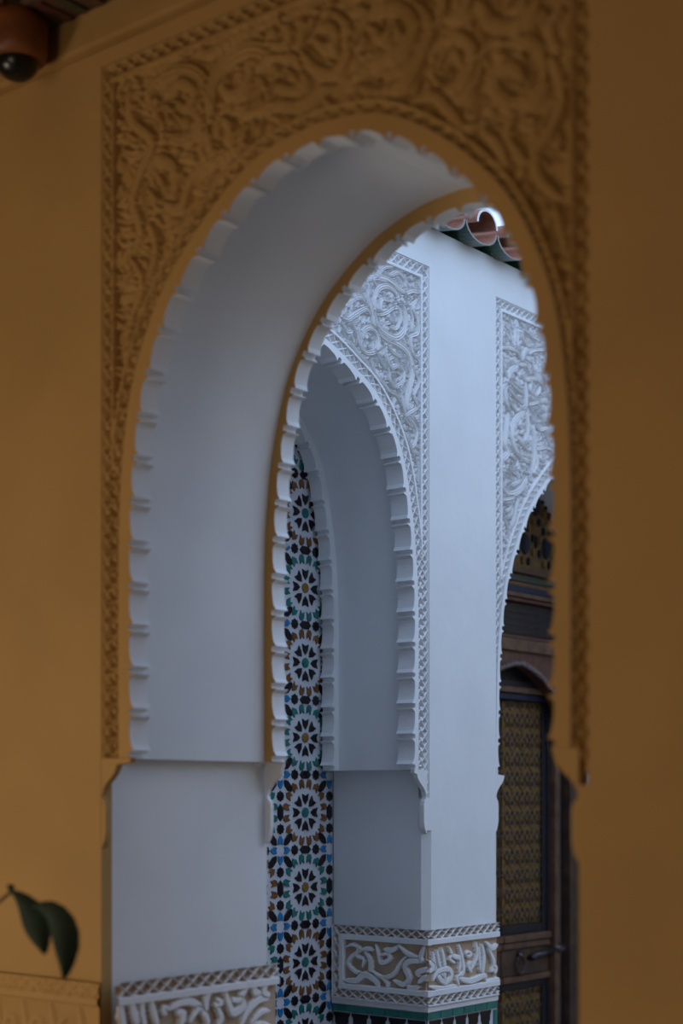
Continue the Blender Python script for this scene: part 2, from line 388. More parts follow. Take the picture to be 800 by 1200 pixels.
def carved_panel(label, tab, wj, pw, pt, zlow, srange, ds, place, level, base_mat, strokes, rel, ring, band, per, bw, seed, extra=None, wmul=1.3, fill=.9):
    t = thing('carved_plaster_panel', label, 'carved panel', place(0., 1.9, 0.))
    S = np.arange(srange[0], srange[1] + ds * .5, ds); Z = np.arange(zlow, pt + ds * .5, ds)
    lob = arch_curve(tab); low = np.array([(wj - .004, -.02), (wj - .03, .05), (tab[0][0] + .012, .10)])
    half = np.vstack([low, lob]); full = np.vstack([half * [-1, 1], half[::-1][1:]])[::-1]   # walk right-bottom -> apex -> left-bottom
    D, A = dist_curve(full, S, Z)
    gs, gz = np.meshgrid(S, Z, indexing='ij')
    D = np.abs(D) * np.where((np.abs(gs) < np.interp(gz, half[:, 1], half[:, 0])) & (gz < half[-1, 1]), -1, 1)
    r = np.random.RandomState(seed); Hm = np.full(gs.shape, rel * .35)
    # leafy filling
    st = bw * 2.1
    for a in np.arange(S[0], S[-1], st):
        for b in np.arange(Z[0], Z[-1], st):
            aa, bb = a + r.uniform(-.4, .4) * st, b + r.uniform(-.4, .4) * st
            an = 3.0 * math.sin(aa * 9 + seed) + 2.4 * math.cos(bb * 7) + r.uniform(-.5, .5)
            leaf(Hm, S, Z, aa, bb, an, st * r.uniform(1.2, 1.8), st * .34, rel * fill, st * .15)
    for sk_ in strokes:
        pts, wd = sk_[0], sk_[1] * wmul
        stroke(Hm, S, Z, pts, wd, rel, ds, groove=.6 if wd > bw * .7 else .4, moat=st * .11 / wd, taper=[.45, .9, 1, .9, .35])
    # bands
    e = np.minimum(pw - np.abs(gs), pt - gz)                    # distance from the outer frame
    side = (pw - np.abs(gs)) < (pt - gz)
    along = np.where(side, gz, gs)
    bord0, bord1 = .006, .006 + band
    lat1 = lattice(along, (e - bord0) / band, per, band, .17) * rel * .95
    mb = (e < bord1); Hb = np.where(e < bord0, rel, lat1)
    ridge = (e >= bord1) & (e < bord1 + .013); 
    b2a, b2b = ring + .004, ring + .004 + band * .95
    lat2 = lattice(A, (D - b2a) / band, per, band, .17) * rel * .95
    m2 = (D < b2b); H2 = np.where(D < b2a, rel * .3, lat2); ridge2 = (D >= b2b) & (D < b2b + .012)
    Hm[ridge | ridge2] = rel * 1.15
    Hm[m2] = H2[m2]; Hm[mb & ~m2] = Hb[mb & ~m2]
    both_ = mb & m2; Hm[both_] = np.maximum(np.where(e < bord0, rel, lat1), 0)[both_]
    Dc = D[:-1, :-1]; ec = e[:-1, :-1]
    cls = np.zeros(Dc.shape, int)
    cls[(ec < bord1 + .013)] = 1; cls[(Dc < b2b + .012) & (ec > bord1 * .8)] = 2
    cls[Dc < ring * .45] = -1
    if extra is not None: cls[extra(gs, gz)[:-1, :-1]] = -1
    grid_objects(Hm, S, Z, cls, ['arabesque_relief', 'lattice_border', 'arch_lattice_band'], [base_mat] * 3, place, level, t)
    return t

def px(conv, org, scl, plane, centre, pts):
    out = []
    for a, b in pts:
        s, z = conv(org[0] + a / scl, org[1] + b / scl, plane); out.append((s - centre, z))
    return out

# --- courtyard wall, panel left of the pillar
A1s = [([(310,260),(300,330),(330,440),(350,530),(420,600),(500,640),(560,690),(590,760),(600,850),(575,960),(560,1050),(590,1130),(640,1190)],.011),
 ([(350,250),(345,200),(430,215),(520,280),(560,300)],.010),
 ([(345,430),(345,340),(380,270),(440,260),(500,320),(480,340)],.009),
 ([(345,430),(370,520),(430,580),(500,600),(550,540),(550,430),(520,360)],.010),
 ([(450,360),(400,345),(385,400),(400,430),(440,410)],.006),
 ([(430,470),(450,430),(500,400),(520,470),(490,540),(440,530)],.006),
 ([(370,450),(420,440),(480,400)],.005),
 ([(560,310),(600,290),(645,305)],.006),([(450,190),(500,165),(545,215),(550,280)],.008),([(360,200),(400,140),(440,125),(470,130)],.007),
 ([(250,500),(240,560),(255,650),(290,700),(350,690),(370,620),(350,560),(310,535),(275,560),(265,630)],.009),
 ([(310,600),(335,620),(330,660),(295,660)],.005),
 ([(120,460),(170,480),(230,440),(290,410),(320,450)],.008),([(170,400),(200,350),(250,330),(290,370)],.008),
 ([(60,560),(110,610),(180,640),(230,700),(300,780),(330,860)],.006),([(130,500),(160,560),(200,560)],.006),
 ([(200,500),(230,580),(240,640)],.005),
 ([(420,640),(430,740),(460,800),(500,790),(540,830),(530,900),(490,930),(450,890),(440,830),(420,760)],.008),
 ([(490,830),(520,860),(500,890)],.005),
 ([(320,740),(350,840),(400,900),(440,960)],.006),([(350,690),(390,760),(430,820)],.007),
 ([(640,330),(600,400),(630,480),(635,570),(590,600),(600,700),(640,760)],.006),([(580,400),(600,480),(590,560)],.005),
 ([(430,650),(470,700),(530,740)],.006),([(600,800),(640,900),(610,980),(630,1060)],.006),
 ([(440,960),(500,1000),(540,1080),(560,1160),(600,1200)],.007),([(480,1000),(470,1080),(500,1150)],.006)]
A1p = [(px(onX, (380, 290), 5.714, CX_, cA, p), wd) for p, wd in A1s]
A1b = [([(620,-20),(640,80),(690,160),(672,230),(640,170)],.006),([(660,230),(692,300),(697,400)],.004),([(560,40),(620,140),(660,250)],.004),([(640,100),(700,60)],.005)]
A1p += [(px(onX, (300, 460), 3.636, CX_, cA, p), wd) for p, wd in A1b]
A1p += [([(-a, b) for a, b in p], wd) for p, wd in A1p]
A1p += [(scroll((0, 1.98), .10, 1.5, 1), .010), (scroll((-.14, 2.06), .07, 1.5, -1), .008), (scroll((.14, 2.06), .07, 1.5, 1), .008)]
carved_panel('white carved arabesque panel left of the plain pillar, above the shaded arch', T_far, .803, PZW, PZT, .0, (-.62, .821), .0022,
             placeY(CX_, cA), .026, M['carved'], A1p, .022, .040, .040, .042, .013, 5, wmul=1.4, fill=.9)
# --- courtyard wall, panel right of the pillar
B2 = [([(130,590),(200,570),(280,590),(340,640),(370,720)],.008),([(620,520),(500,550),(420,590),(380,660),(370,720)],.009),([(600,600),(500,600),(430,640)],.006),
 ([(180,330),(165,450),(200,550)],.007),([(200,350),(250,410),(270,520)],.006),([(215,430),(240,500)],.005),
 ([(360,380),(380,480),(430,550),(500,540)],.008),([(400,400),(470,460),(560,520)],.007),([(300,380),(290,560)],.006),([(330,380),(325,570)],.006),
 ([(340,760),(260,810),(215,900),(200,1000),(210,1100),(240,1200)],.011),([(330,745),(400,750),(440,800),(460,850),(500,860)],.008),
 ([(370,790),(370,850),(410,895),(470,885),(540,900),(590,970)],.009),([(130,1000),(180,985),(220,930)],.008),
 ([(250,920),(320,990),(400,1050)],.007),([(235,985),(300,1060),(380,1140)],.008),([(150,600),(190,760),(220,880)],.007),([(130,640),(145,780),(150,900)],.006),
 ([(410,930),(410,1200)],.008),([(440,1060),(540,1110),(640,1095)],.008),([(440,1150),(540,1120)],.006),([(230,1060),(260,1130),(300,1200)],.006),
 ([(470,920),(450,1000),(520,1040),(560,960)],.006),([(420,690),(470,720),(500,820)],.006)]
B3 = [([(400,20),(300,110),(270,240),(300,380),(380,480),(480,530)],.012),([(230,40),(210,200),(200,340),(225,430),(160,510)],.014),
 ([(420,0),(430,200),(400,310),(440,330)],.009),([(490,150),(500,400),(480,560),(455,680)],.009),
 ([(370,90),(340,150),(380,200),(340,240)],.006),([(330,300),(400,370),(440,420)],.006),([(340,440),(440,460)],.005),
 ([(150,600),(165,740),(230,840),(320,830),(390,750),(430,670)],.010),([(200,770),(215,720),(260,720),(270,760),(320,740),(380,690)],.007),
 ([(170,980),(210,1025),(260,990),(255,930),(200,930)],.007),([(150,1040),(215,1120),(225,1200)],.009),([(350,880),(310,1000),(290,1100),(250,1200)],.008),
 ([(500,150),(560,200),(640,170)],.006),([(510,400),(600,380),(640,400)],.006),([(240,560),(270,620),(330,650),(300,580)],.007),([(150,880),(200,900),(300,880)],.006),
 ([(530,450),(520,560),(470,640)],.006)]
B4 = [([(60,90),(110,205),(170,195),(200,110)],.007),([(100,220),(150,350),(165,500)],.006),([(45,250),(60,450),(90,490),(65,600),(60,800)],.006),([(80,520),(120,500)],.005)]
Bp = [(px(onX, (570, 340), 8.57, CX_, cD, p), wd) for p, wd in B2] + [(px(onX, (570, 480), 8.57, CX_, cD, p), wd) for p, wd in B3] + [(px(onX, (580, 580), 8.57, CX_, cD, p), wd) for p, wd in B4]
Bp += [([(-a, b) for a, b in p], wd) for p, wd in Bp]
Bp += [(scroll((0, 1.98), .09, 1.5, 1), .010)]
carved_panel('white carved arabesque panel right of the plain pillar, above the painted door', T_door, .818, PDW, PZT, .0, (-.818, .818), .0024,
             placeY(CX_, cD), .026, M['carved'], Bp, .022, .030, .034, .040, .013, 9, wmul=1.4, fill=.9)
# --- near wall panel
C1 = [([(172,130),(175,100),(200,82),(228,85),(242,112),(236,145),(212,162),(188,155)],.016),([(190,110),(208,96),(224,106),(216,126),(200,116)],.012),
 ([(243,140),(246,100),(262,72),(288,56),(312,62),(322,85)],.018),([(298,80),(318,64),(345,72),(356,94),(338,106),(316,96)],.014),([(330,80),(345,92)],.010),
 ([(240,150),(246,178),(264,176),(266,150),(256,136)],.013),([(170,205),(182,186),(200,196),(200,226),(182,238),(172,220)],.014),([(183,205),(190,220)],.010),
 ([(148,95),(152,140),(175,165),(162,200),(153,235),(162,270),(150,300)],.013),([(185,236),(208,243),(218,215),(232,198),(255,186),(285,166)],.013),
 ([(150,300),(164,330),(152,370),(147,400)],.010),([(282,135),(320,122),(350,122),(380,98),(405,74),(430,60)],.013),([(160,70),(180,80),(195,70),(215,60)],.011),
 ([(225,50),(240,62),(262,50),(290,30)],.012),([(352,60),(365,80),(390,85),(404,60),(402,30),(380,10)],.014),([(366,42),(370,32),(382,30),(390,40),(386,52),(374,54),(366,44)],.012),
 ([(300,30),(320,20),(335,35),(330,52),(310,50)],.012),([(200,270),(215,260),(225,240),(240,235)],.010),([(172,260),(180,290),(170,330)],.011),
 ([(330,20),(350,10),(370,-10)],.012),([(415,100),(440,108),(470,98),(490,62),(500,30),(482,0)],.015),
 ([(503,80),(508,56),(532,42),(550,60),(542,90),(517,106),(504,84)],.014),([(520,80),(530,62),(538,74)],.010),
 ([(560,62),(580,45),(612,45),(636,70),(630,106),(600,122),(577,106),(575,85),(598,78),(615,96)],.016),
 ([(410,50),(430,18),(462,8),(482,30),(462,60),(432,74),(410,90)],.015),([(556,0),(572,24),(600,30),(620,14),(626,-6)],.015),([(480,118),(502,110),(522,128),(540,150),(560,142)],.013),
 ([(642,60),(655,110),(642,150),(622,180),(632,212),(655,232)],.013),([(600,130),(590,160),(610,190),(600,212)],.012),([(655,10),(640,30),(650,60)],.012),
 ([(648,240),(655,270),(662,300)],.009),([(562,150),(580,170),(592,195)],.012),([(430,30),(445,45),(455,30)],.012),([(590,5),(600,-20),(620,-30)],.013),
 ([(520,20),(540,10),(548,-20)],.013),([(470,-20),(500,-40),(540,-60)],.015),([(560,-60),(600,-90),(640,-70),(640,-40)],.015)]
Cp = [(px(onY, (0, 0), 1.0, NY, cF, p), wd) for p, wd in C1]
for c in [(-.30, 1.98), (-.10, 2.02), (.12, 1.98), (.34, 1.96), (.52, 2.02), (.62, 1.80), (.44, 1.78)]:
    Cp.insert(0, (scroll(c, .085, 1.5, 1 if c[0] > 0 else -1, c[0] * 9), .013))
carved_panel('ochre carved arabesque panel filling the corners above the near arch', T_front, JW, PW, PT, .0, (-PW, PW), .0052,
             placeX(cF, NY), .026, M['ochre_deep'], Cp, .024, .050, .036, .050, .027, 3, wmul=1.35, fill=.8)

# ================================================================== FRIEZES
def frieze_part(nm, place, s0, s1, zt, zb_, strokes, level, parent, mats, ds=.0024, ends=(0, 0), latw=.036, rel=.017, per=.052, wk=1.0):
    """upper lattice, fillet, inscription, fillet, lower lattice; separate meshes"""
    S = np.arange(s0, s1 + ds * .5, ds); Z = np.arange(zb_, zt + ds * .5, ds); gs, gz = np.meshgrid(S, Z, indexing='ij')
    Hm = np.zeros(gs.shape)
    for pts, wd in strokes: stroke(Hm, S, Z, pts, wd * wk, rel, ds, groove=0, moat=.12, taper=[.35, .85, 1.15, .95, .35])
    H0 = Hm.copy(); e = np.minimum(zt - gz, gz - zb_)
    ev = np.full(gs.shape, 9.); 
    if ends[0]: ev = np.minimum(ev, gs - s0)
    if ends[1]: ev = np.minimum(ev, s1 - gs)
    side = ev < e; e2 = np.minimum(e, ev); along = np.where(side, gz, gs)
    lat = lattice(along, (e2 - .004) / latw, per, latw, .11) * rel
    lat[(e2 < .004)] = rel
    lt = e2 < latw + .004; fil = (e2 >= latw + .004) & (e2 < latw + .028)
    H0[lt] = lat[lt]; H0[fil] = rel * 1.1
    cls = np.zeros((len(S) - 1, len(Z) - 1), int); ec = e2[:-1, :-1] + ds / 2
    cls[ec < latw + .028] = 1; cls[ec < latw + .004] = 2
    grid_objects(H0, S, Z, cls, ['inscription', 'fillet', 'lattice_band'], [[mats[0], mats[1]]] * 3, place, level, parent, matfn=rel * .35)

FT, FB = -.545, -.862
Ls = [([(105,150),(140,140),(165,165),(130,195),(118,225),(150,262),(190,270)],.008),([(165,145),(155,190),(185,205),(180,240)],.006),([(170,165),(200,158),(230,165)],.008),([(190,170),(215,210),(215,270)],.009),
 ([(100,298),(150,300),(190,275),(235,298),(255,335)],.012),([(240,140),(250,180),(262,220),(300,205),(290,180),(262,188)],.008),([(275,160),(310,165),(338,150)],.009),
 ([(225,260),(270,287),(320,270),(345,230),(372,195)],.008),([(340,140),(380,180),(440,205)],.008),([(320,300),(360,318),(388,290),(370,240),(390,215),(450,215)],.011),
 ([(455,150),(440,190),(445,220)],.008),([(430,330),(395,335),(380,322)],.009),([(440,285),(425,265),(470,250)],.010),([(270,290),(290,310),(290,330)],.007),([(430,310),(455,290),(490,300)],.010)]
Rs = [([(470,175),(478,240),(500,290),(530,318)],.010),([(487,165),(500,235),(515,285)],.008),([(507,155),(520,220),(522,300)],.009),([(470,300),(490,262),(540,250),(552,282),(520,322)],.010),
 ([(540,150),(560,190),(592,205),(585,270)],.009),([(585,140),(600,200),(606,260),(580,290),(585,322)],.009),([(555,185),(545,205),(568,222)],.006),([(615,180),(628,172),(640,182),(628,194),(616,184)],.006),
 ([(640,215),(628,235),(642,262)],.008),([(662,130),(666,190),(642,250)],.008),([(690,140),(697,200),(690,275)],.010),([(675,150),(680,260)],.007),([(585,290),(640,302),(700,278),(704,300)],.011),
 ([(706,130),(735,155),(758,140)],.010),([(720,160),(742,220),(730,262)],.009),([(738,232),(752,240),(748,262),(736,250)],.007),([(700,312),(735,302),(765,292)],.010),([(460,330),(520,335),(575,322)],.009),
 ([(450,215),(470,240),(455,262)],.010)]
LX = CX_ + .002    # front plane
frz = thing('calligraphy_frieze', 'white inscription frieze wrapping the pillar corner above the green tile edge', 'frieze', (CX_, 5.25, FT))
# left (reveal) face: plane y = 5.25, s along x
def onYr(a, b):
    s, z = onY(380 + a / 3.81, 1070 + b / 3.81, 5.250); return (s, z)
jy = cA + .803
Lp = [([onYr(a, b) for a, b in p], wd) for p, wd in Ls]
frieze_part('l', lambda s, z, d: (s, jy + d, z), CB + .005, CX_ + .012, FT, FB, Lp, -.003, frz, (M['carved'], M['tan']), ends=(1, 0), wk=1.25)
Rp = [([onX(380 + a / 3.81, 1070 + b / 3.81, CX_) for a, b in p], wd) for p, wd in Rs]
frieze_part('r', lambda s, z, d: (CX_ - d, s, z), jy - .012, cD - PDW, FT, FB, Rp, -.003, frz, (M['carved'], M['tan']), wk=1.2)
k = MB(); k.box((CX_ - .015, jy - .010, FB - .025), (CX_ + .014, jy + .01, FB)); 
k.box((CB, jy - .012, FB - .025), (CX_ - .013, jy, FB)); k.box((CX_, jy, FB - .025), (CX_ + .012, cD - PDW, FB)); 
for za in (FT - .0645, FB + .0395): k.box((CX_ - .004, jy - .0222, za), (CX_ + .0222, jy + .004, za + .025))
k.obj('base_moulding', M['carved'], frz)

# near passage frieze (left jamb of the near opening)
JX = cF - JW
Ps = [([(150,255),(152,300),(165,365)],.013),([(195,262),(205,300),(218,345)],.015),([(240,255),(238,300),(248,350)],.012),([(275,255),(285,300),(300,348)],.013),
 ([(318,288),(335,280),(330,300),(318,290)],.010),([(340,290),(400,258),(455,262),(500,320),(505,360)],.013),([(380,300),(405,305),(395,350)],.014),([(430,340),(460,290),(480,285)],.010),
 ([(515,215),(500,245),(498,290)],.013),([(540,245),(560,255),(545,275),(530,260)],.010),([(545,280),(560,320),(545,350)],.012),([(578,212),(590,260),(612,300),(650,270),(640,235),(665,205)],.014),
 ([(605,250),(630,250),(640,240)],.010),([(690,180),(700,215),(740,235)],.014),([(640,350),(670,290),(710,250),(757,238)],.013),([(680,345),(720,300),(757,290)],.010),([(745,180),(735,215),(757,230)],.012),([(115,280),(120,330),(110,370)],.012)]
Pp = [([onX(90 + a / 3.478, 1100 + b / 3.478, JX) for a, b in p], wd) for p, wd in Ps]
Pp += [([(3.16, -.75), (3.3, -.775), (3.45, -.74), (3.55, -.77)], .014), ([(3.5, -.72), (3.62, -.77), (3.78, -.74), (3.86, -.765)], .013)]
fr2 = thing('calligraphy_frieze', 'white inscription frieze low on the left side of the near passage', 'frieze', (JX, 3.5, FT))
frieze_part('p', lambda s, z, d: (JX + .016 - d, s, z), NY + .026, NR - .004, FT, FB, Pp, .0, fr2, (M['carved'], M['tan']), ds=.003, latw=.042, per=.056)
# ochre frieze on the near wall, left of the arch
Op = []
for k_ in range(16):
    a = -5.5 + k_ * .13
    Op.append(([(a, -.62), (a + .02, -.70), (a + .05, -.77)], .014)); Op.append((scroll((a + .07, -.70), .035, 1.0, 1, k_), .009))
fr3 = thing('calligraphy_frieze', 'blurred ochre inscription frieze low on the near wall behind the plant leaf', 'frieze', (-4, NY, FT))
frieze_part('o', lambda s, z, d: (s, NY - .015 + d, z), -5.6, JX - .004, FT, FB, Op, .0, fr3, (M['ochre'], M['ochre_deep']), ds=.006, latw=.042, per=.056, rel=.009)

# ================================================================== ZELLIJ WALL STRIP
ZX = CB - .006
zel = thing('zellij_tile_wall', 'tall strip of star patterned mosaic tiles behind the left arches', 'tile panel', (ZX, 5.069, -.062))
boxobj('grout_bed', (ZX - .115, NR - .3, ZF), (ZX - .0035, jy + .05, 1.95), M['glazewhite'], zel)
P_ = .3205
def regular(n, r, a0=0, r2=None):
    if r2 is None: return [(r * math.cos(a0 + 2 * PI * k / n), r * math.sin(a0 + 2 * PI * k / n)) for k in range(n)]
    return [((r if k % 2 == 0 else r2) * math.cos(a0 + PI * k / n), (r if k % 2 == 0 else r2) * math.sin(a0 + PI * k / n)) for k in range(2 * n)]
# radial x outward: notch outward / point inward, and its opposite
petal = [(-.062, 0), (-.018, .036), (.046, .048), (.026, 0), (.046, -.048), (-.018, -.036)]
dart = [(-.052, -.026), (-.022, -.004), (-.048, .030), (.010, .034), (.038, .018), (.042, -.012), (.018, -.032)]
dartb = [(-.048, -.030), (-.020, 0), (-.048, .030), (.006, .036), (.044, .0), (.006, -.036)]
bluep = [(-.044, -.034), (-.030, 0), (-.044, .034), (.008, .036), (.046, .010), (.046, -.010), (.008, -.036)]
almond = [(-.098, -.012), (-.098, .012), (-.045, .046), (.045, .046), (.098, .012), (.098, -.012), (.045, -.046), (-.045, -.046)]
hexl = [(-.098, 0), (-.052, .046), (.052, .046), (.098, 0), (.052, -.046), (-.052, -.046)]
star = regular(8, .056, 0, .046)
shapes = {'petal': petal, 'dart': dart, 'dartb': dartb, 'bluep': bluep, 'almond': almond, 'hexl': hexl, 'star': star, 'core': regular(10, .068, .3)}
tmesh = {}
def tile_mesh(kind, mname):
    key = (kind, mname)
    if key in tmesh: return tmesh[key]
    gr = {'almond': 1.04, 'hexl': 1.16, 'petal': 1.32, 'dart': 1.42, 'dartb': 1.42, 'bluep': 1.3, 'star': 1.28, 'core': 1.0}[kind]; poly = [(a * P_ * gr, b * P_ * gr) for a, b in shapes[kind]]; n = len(poly)
    ins = [(a * .93, b * .93) for a, b in poly]
    v = [(-.004, a, b) for a, b in poly] + [(.0012, a, b) for a, b in poly] + [(.0024, a, b) for a, b in ins]
    f = [[i, (i + 1) % n, n + (i + 1) % n, n + i] for i in range(n)] + [[n + i, n + (i + 1) % n, 2 * n + (i + 1) % n, 2 * n + i] for i in range(n)] + [list(range(2 * n, 3 * n))]
    me = bpy.data.meshes.new('tile'); me.from_pydata(v, [], f); me.materials.append(M[mname]); me.update(); tmesh[key] = me; return me
pl = []
yc, zc = 5.069, -.062
for ci in range(-4, 1):
    for cj in range(-6, 7):
        cy, cz = yc + ci * P_, zc + cj * P_ * .993
        par = (ci + cj) % 2
        ring, core = ('brown', 'teal') if par == 0 else ('teal', 'olive')
        pl.append(('core', core, cy, cz, 0))
        for k in range(8):
            a = k * PI / 4; pl.append(('petal', 'black', cy + .188 * P_ * math.cos(a), cz + .188 * P_ * math.sin(a), a))
        for k in range(16):
            a = (k + .5) * PI / 8; q = k % 4
            kd = 'dart' if q in (0, 3) else 'dartb'; rr_ = .388 if q in (0, 3) else .405
            pl.append((kd, ring, cy + rr_ * P_ * math.cos(a), cz + rr_ * P_ * math.sin(a), a))
        pl.append(('hexl', 'black', cy, cz + .5 * P_, 0)); pl.append(('hexl', 'black', cy + .5 * P_, cz, PI / 2))
        for s_ in (-1, 1):
            pl.append(('star', 'black', cy + s_ * .215 * P_, cz + .5 * P_, 0)); pl.append(('star', 'black', cy + .5 * P_, cz + s_ * .215 * P_, 0))
            for t_ in (-1, 1):
                pl.append(('almond', 'black', cy + (.5 - .150) * P_ * s_, cz + (.5 - .150) * P_ * t_, math.atan2(t_, s_) ))
        for k in range(4):
            a = k * PI / 2; pl.append(('bluep', 'blue', cy + .5 * P_ + .128 * P_ * math.cos(a), cz + .5 * P_ + .128 * P_ * math.sin(a), a))
pri = {'almond': 0, 'hexl': 0, 'petal': 1, 'star': 1, 'bluep': 1, 'core': 1, 'dart': 2, 'dartb': 2}
def shown(y, z):
    lim = 5.232
    lo = 4.80 if z < .15 else 4.86
    return lo < y < lim and -.99 < z < 1.40
pl = [p for p in pl if 3.9 < p[2] < 5.232 and -1.7 < p[3] < 1.85]
vis = sorted([p for p in pl if shown(p[2], p[3])], key=lambda p: (pri[p[0]], p[3])); rest = [p for p in pl if not shown(p[2], p[3])]
rest += vis[298:]; vis = vis[:298]
for kd, mn, y, z, a in vis:
    o = bpy.data.objects.new('tile', tile_mesh(kd, mn)); col.objects.link(o); o.parent = zel
    o.location = (random.uniform(-.0003, .0003), y - zel.location.y, z - zel.location.z); o.rotation_euler = (a, random.uniform(-.008, .008), random.uniform(-.008, .008))
mk = {n: i for i, n in enumerate(['black', 'teal', 'blue', 'brown', 'olive'])}; k = MB()
for kd, mn, y, z, a in rest:
    me = tmesh.get((kd, mn)) or tile_mesh(kd, mn); c_, s_ = math.cos(a), math.sin(a)
    k.add([(v.co.x + ZX, y + v.co.y * c_ - v.co.z * s_, z + v.co.y * s_ + v.co.z * c_) for v in me.vertices], [list(p.vertices) for p in me.polygons], mk[mn])
o = mesh('tile_mosaic', k.v, k.f, [M[n] for n in mk], k.m, zel, kind='stuff')

# ================================================================== TILED DADO OF THE PILLAR
dd = thing('tiled_dado', 'green edged black and white tile dado at the pillar foot', 'tile panel', (CX_, jy, -.889))
TT, TB = -.889, -.921
k = MB(); k.box((CB + .002, jy - .004, ZF), (CX_ + .004, jy - .0002, TT)); k.box((CX_ + .0002, jy - .004, ZF), (CX_ + .004, cD - PDW, TT)); k.obj('grout_bed', M['glazewhite'], dd)
n = 7; wL = (CX_ - CB) / n
def tb(a, b): boxobj('tile', a, b, M['teal'], dd, bevel=.0015)
for i in range(n): tb((CB + i * wL + .0015, jy - .009, TB), (CB + (i + 1) * wL - .0015, jy - .003, TT - .002))
wR = (cD - PDW - jy) / 6
for i in range(6): tb((CX_ + .003, jy + i * wR + (-.006 if i == 0 else .0015), TB), (CX_ + .009, jy + (i + 1) * wR - .0015, TT - .002))
for j in range(8): tb((CX_ + .003, cD - PDW - .030, TB - .004 - .10 * (j + 1)), (CX_ + .009, cD - PDW - .001, TB - .007 - .10 * j))
def merlon(place, c, wd):
    h = wd; pts = [(-.46 * wd, 0), (.46 * wd, 0), (.46 * wd, -.12 * h), (.38 * wd, -.22 * h), (.38 * wd, -.45 * h), (.30 * wd, -.55 * h), (.30 * wd, -.85 * h), (.20 * wd, -.95 * h), (.20 * wd, -1.3 * h), (0, -1.55 * h), (-.20 * wd, -1.3 * h), (-.20 * wd, -.95 * h), (-.30 * wd, -.85 * h), (-.30 * wd, -.55 * h), (-.38 * wd, -.45 * h), (-.38 * wd, -.22 * h), (-.46 * wd, -.12 * h)]
    v, f = prism([(c + a, TB - .004 + b) for a, b in pts], place, .003, .0075); q = MB(); q.add(v, f); q.obj('tile', M['black'], dd)
for i in range(5): merlon(lambda s, z, d: (s, jy - d, z), CB + (i + .5) * .1, .098)
for i in range(5): merlon(lambda s, z, d: (CX_ + d, s, z), jy + .005 + (i + .5) * .093, .090)

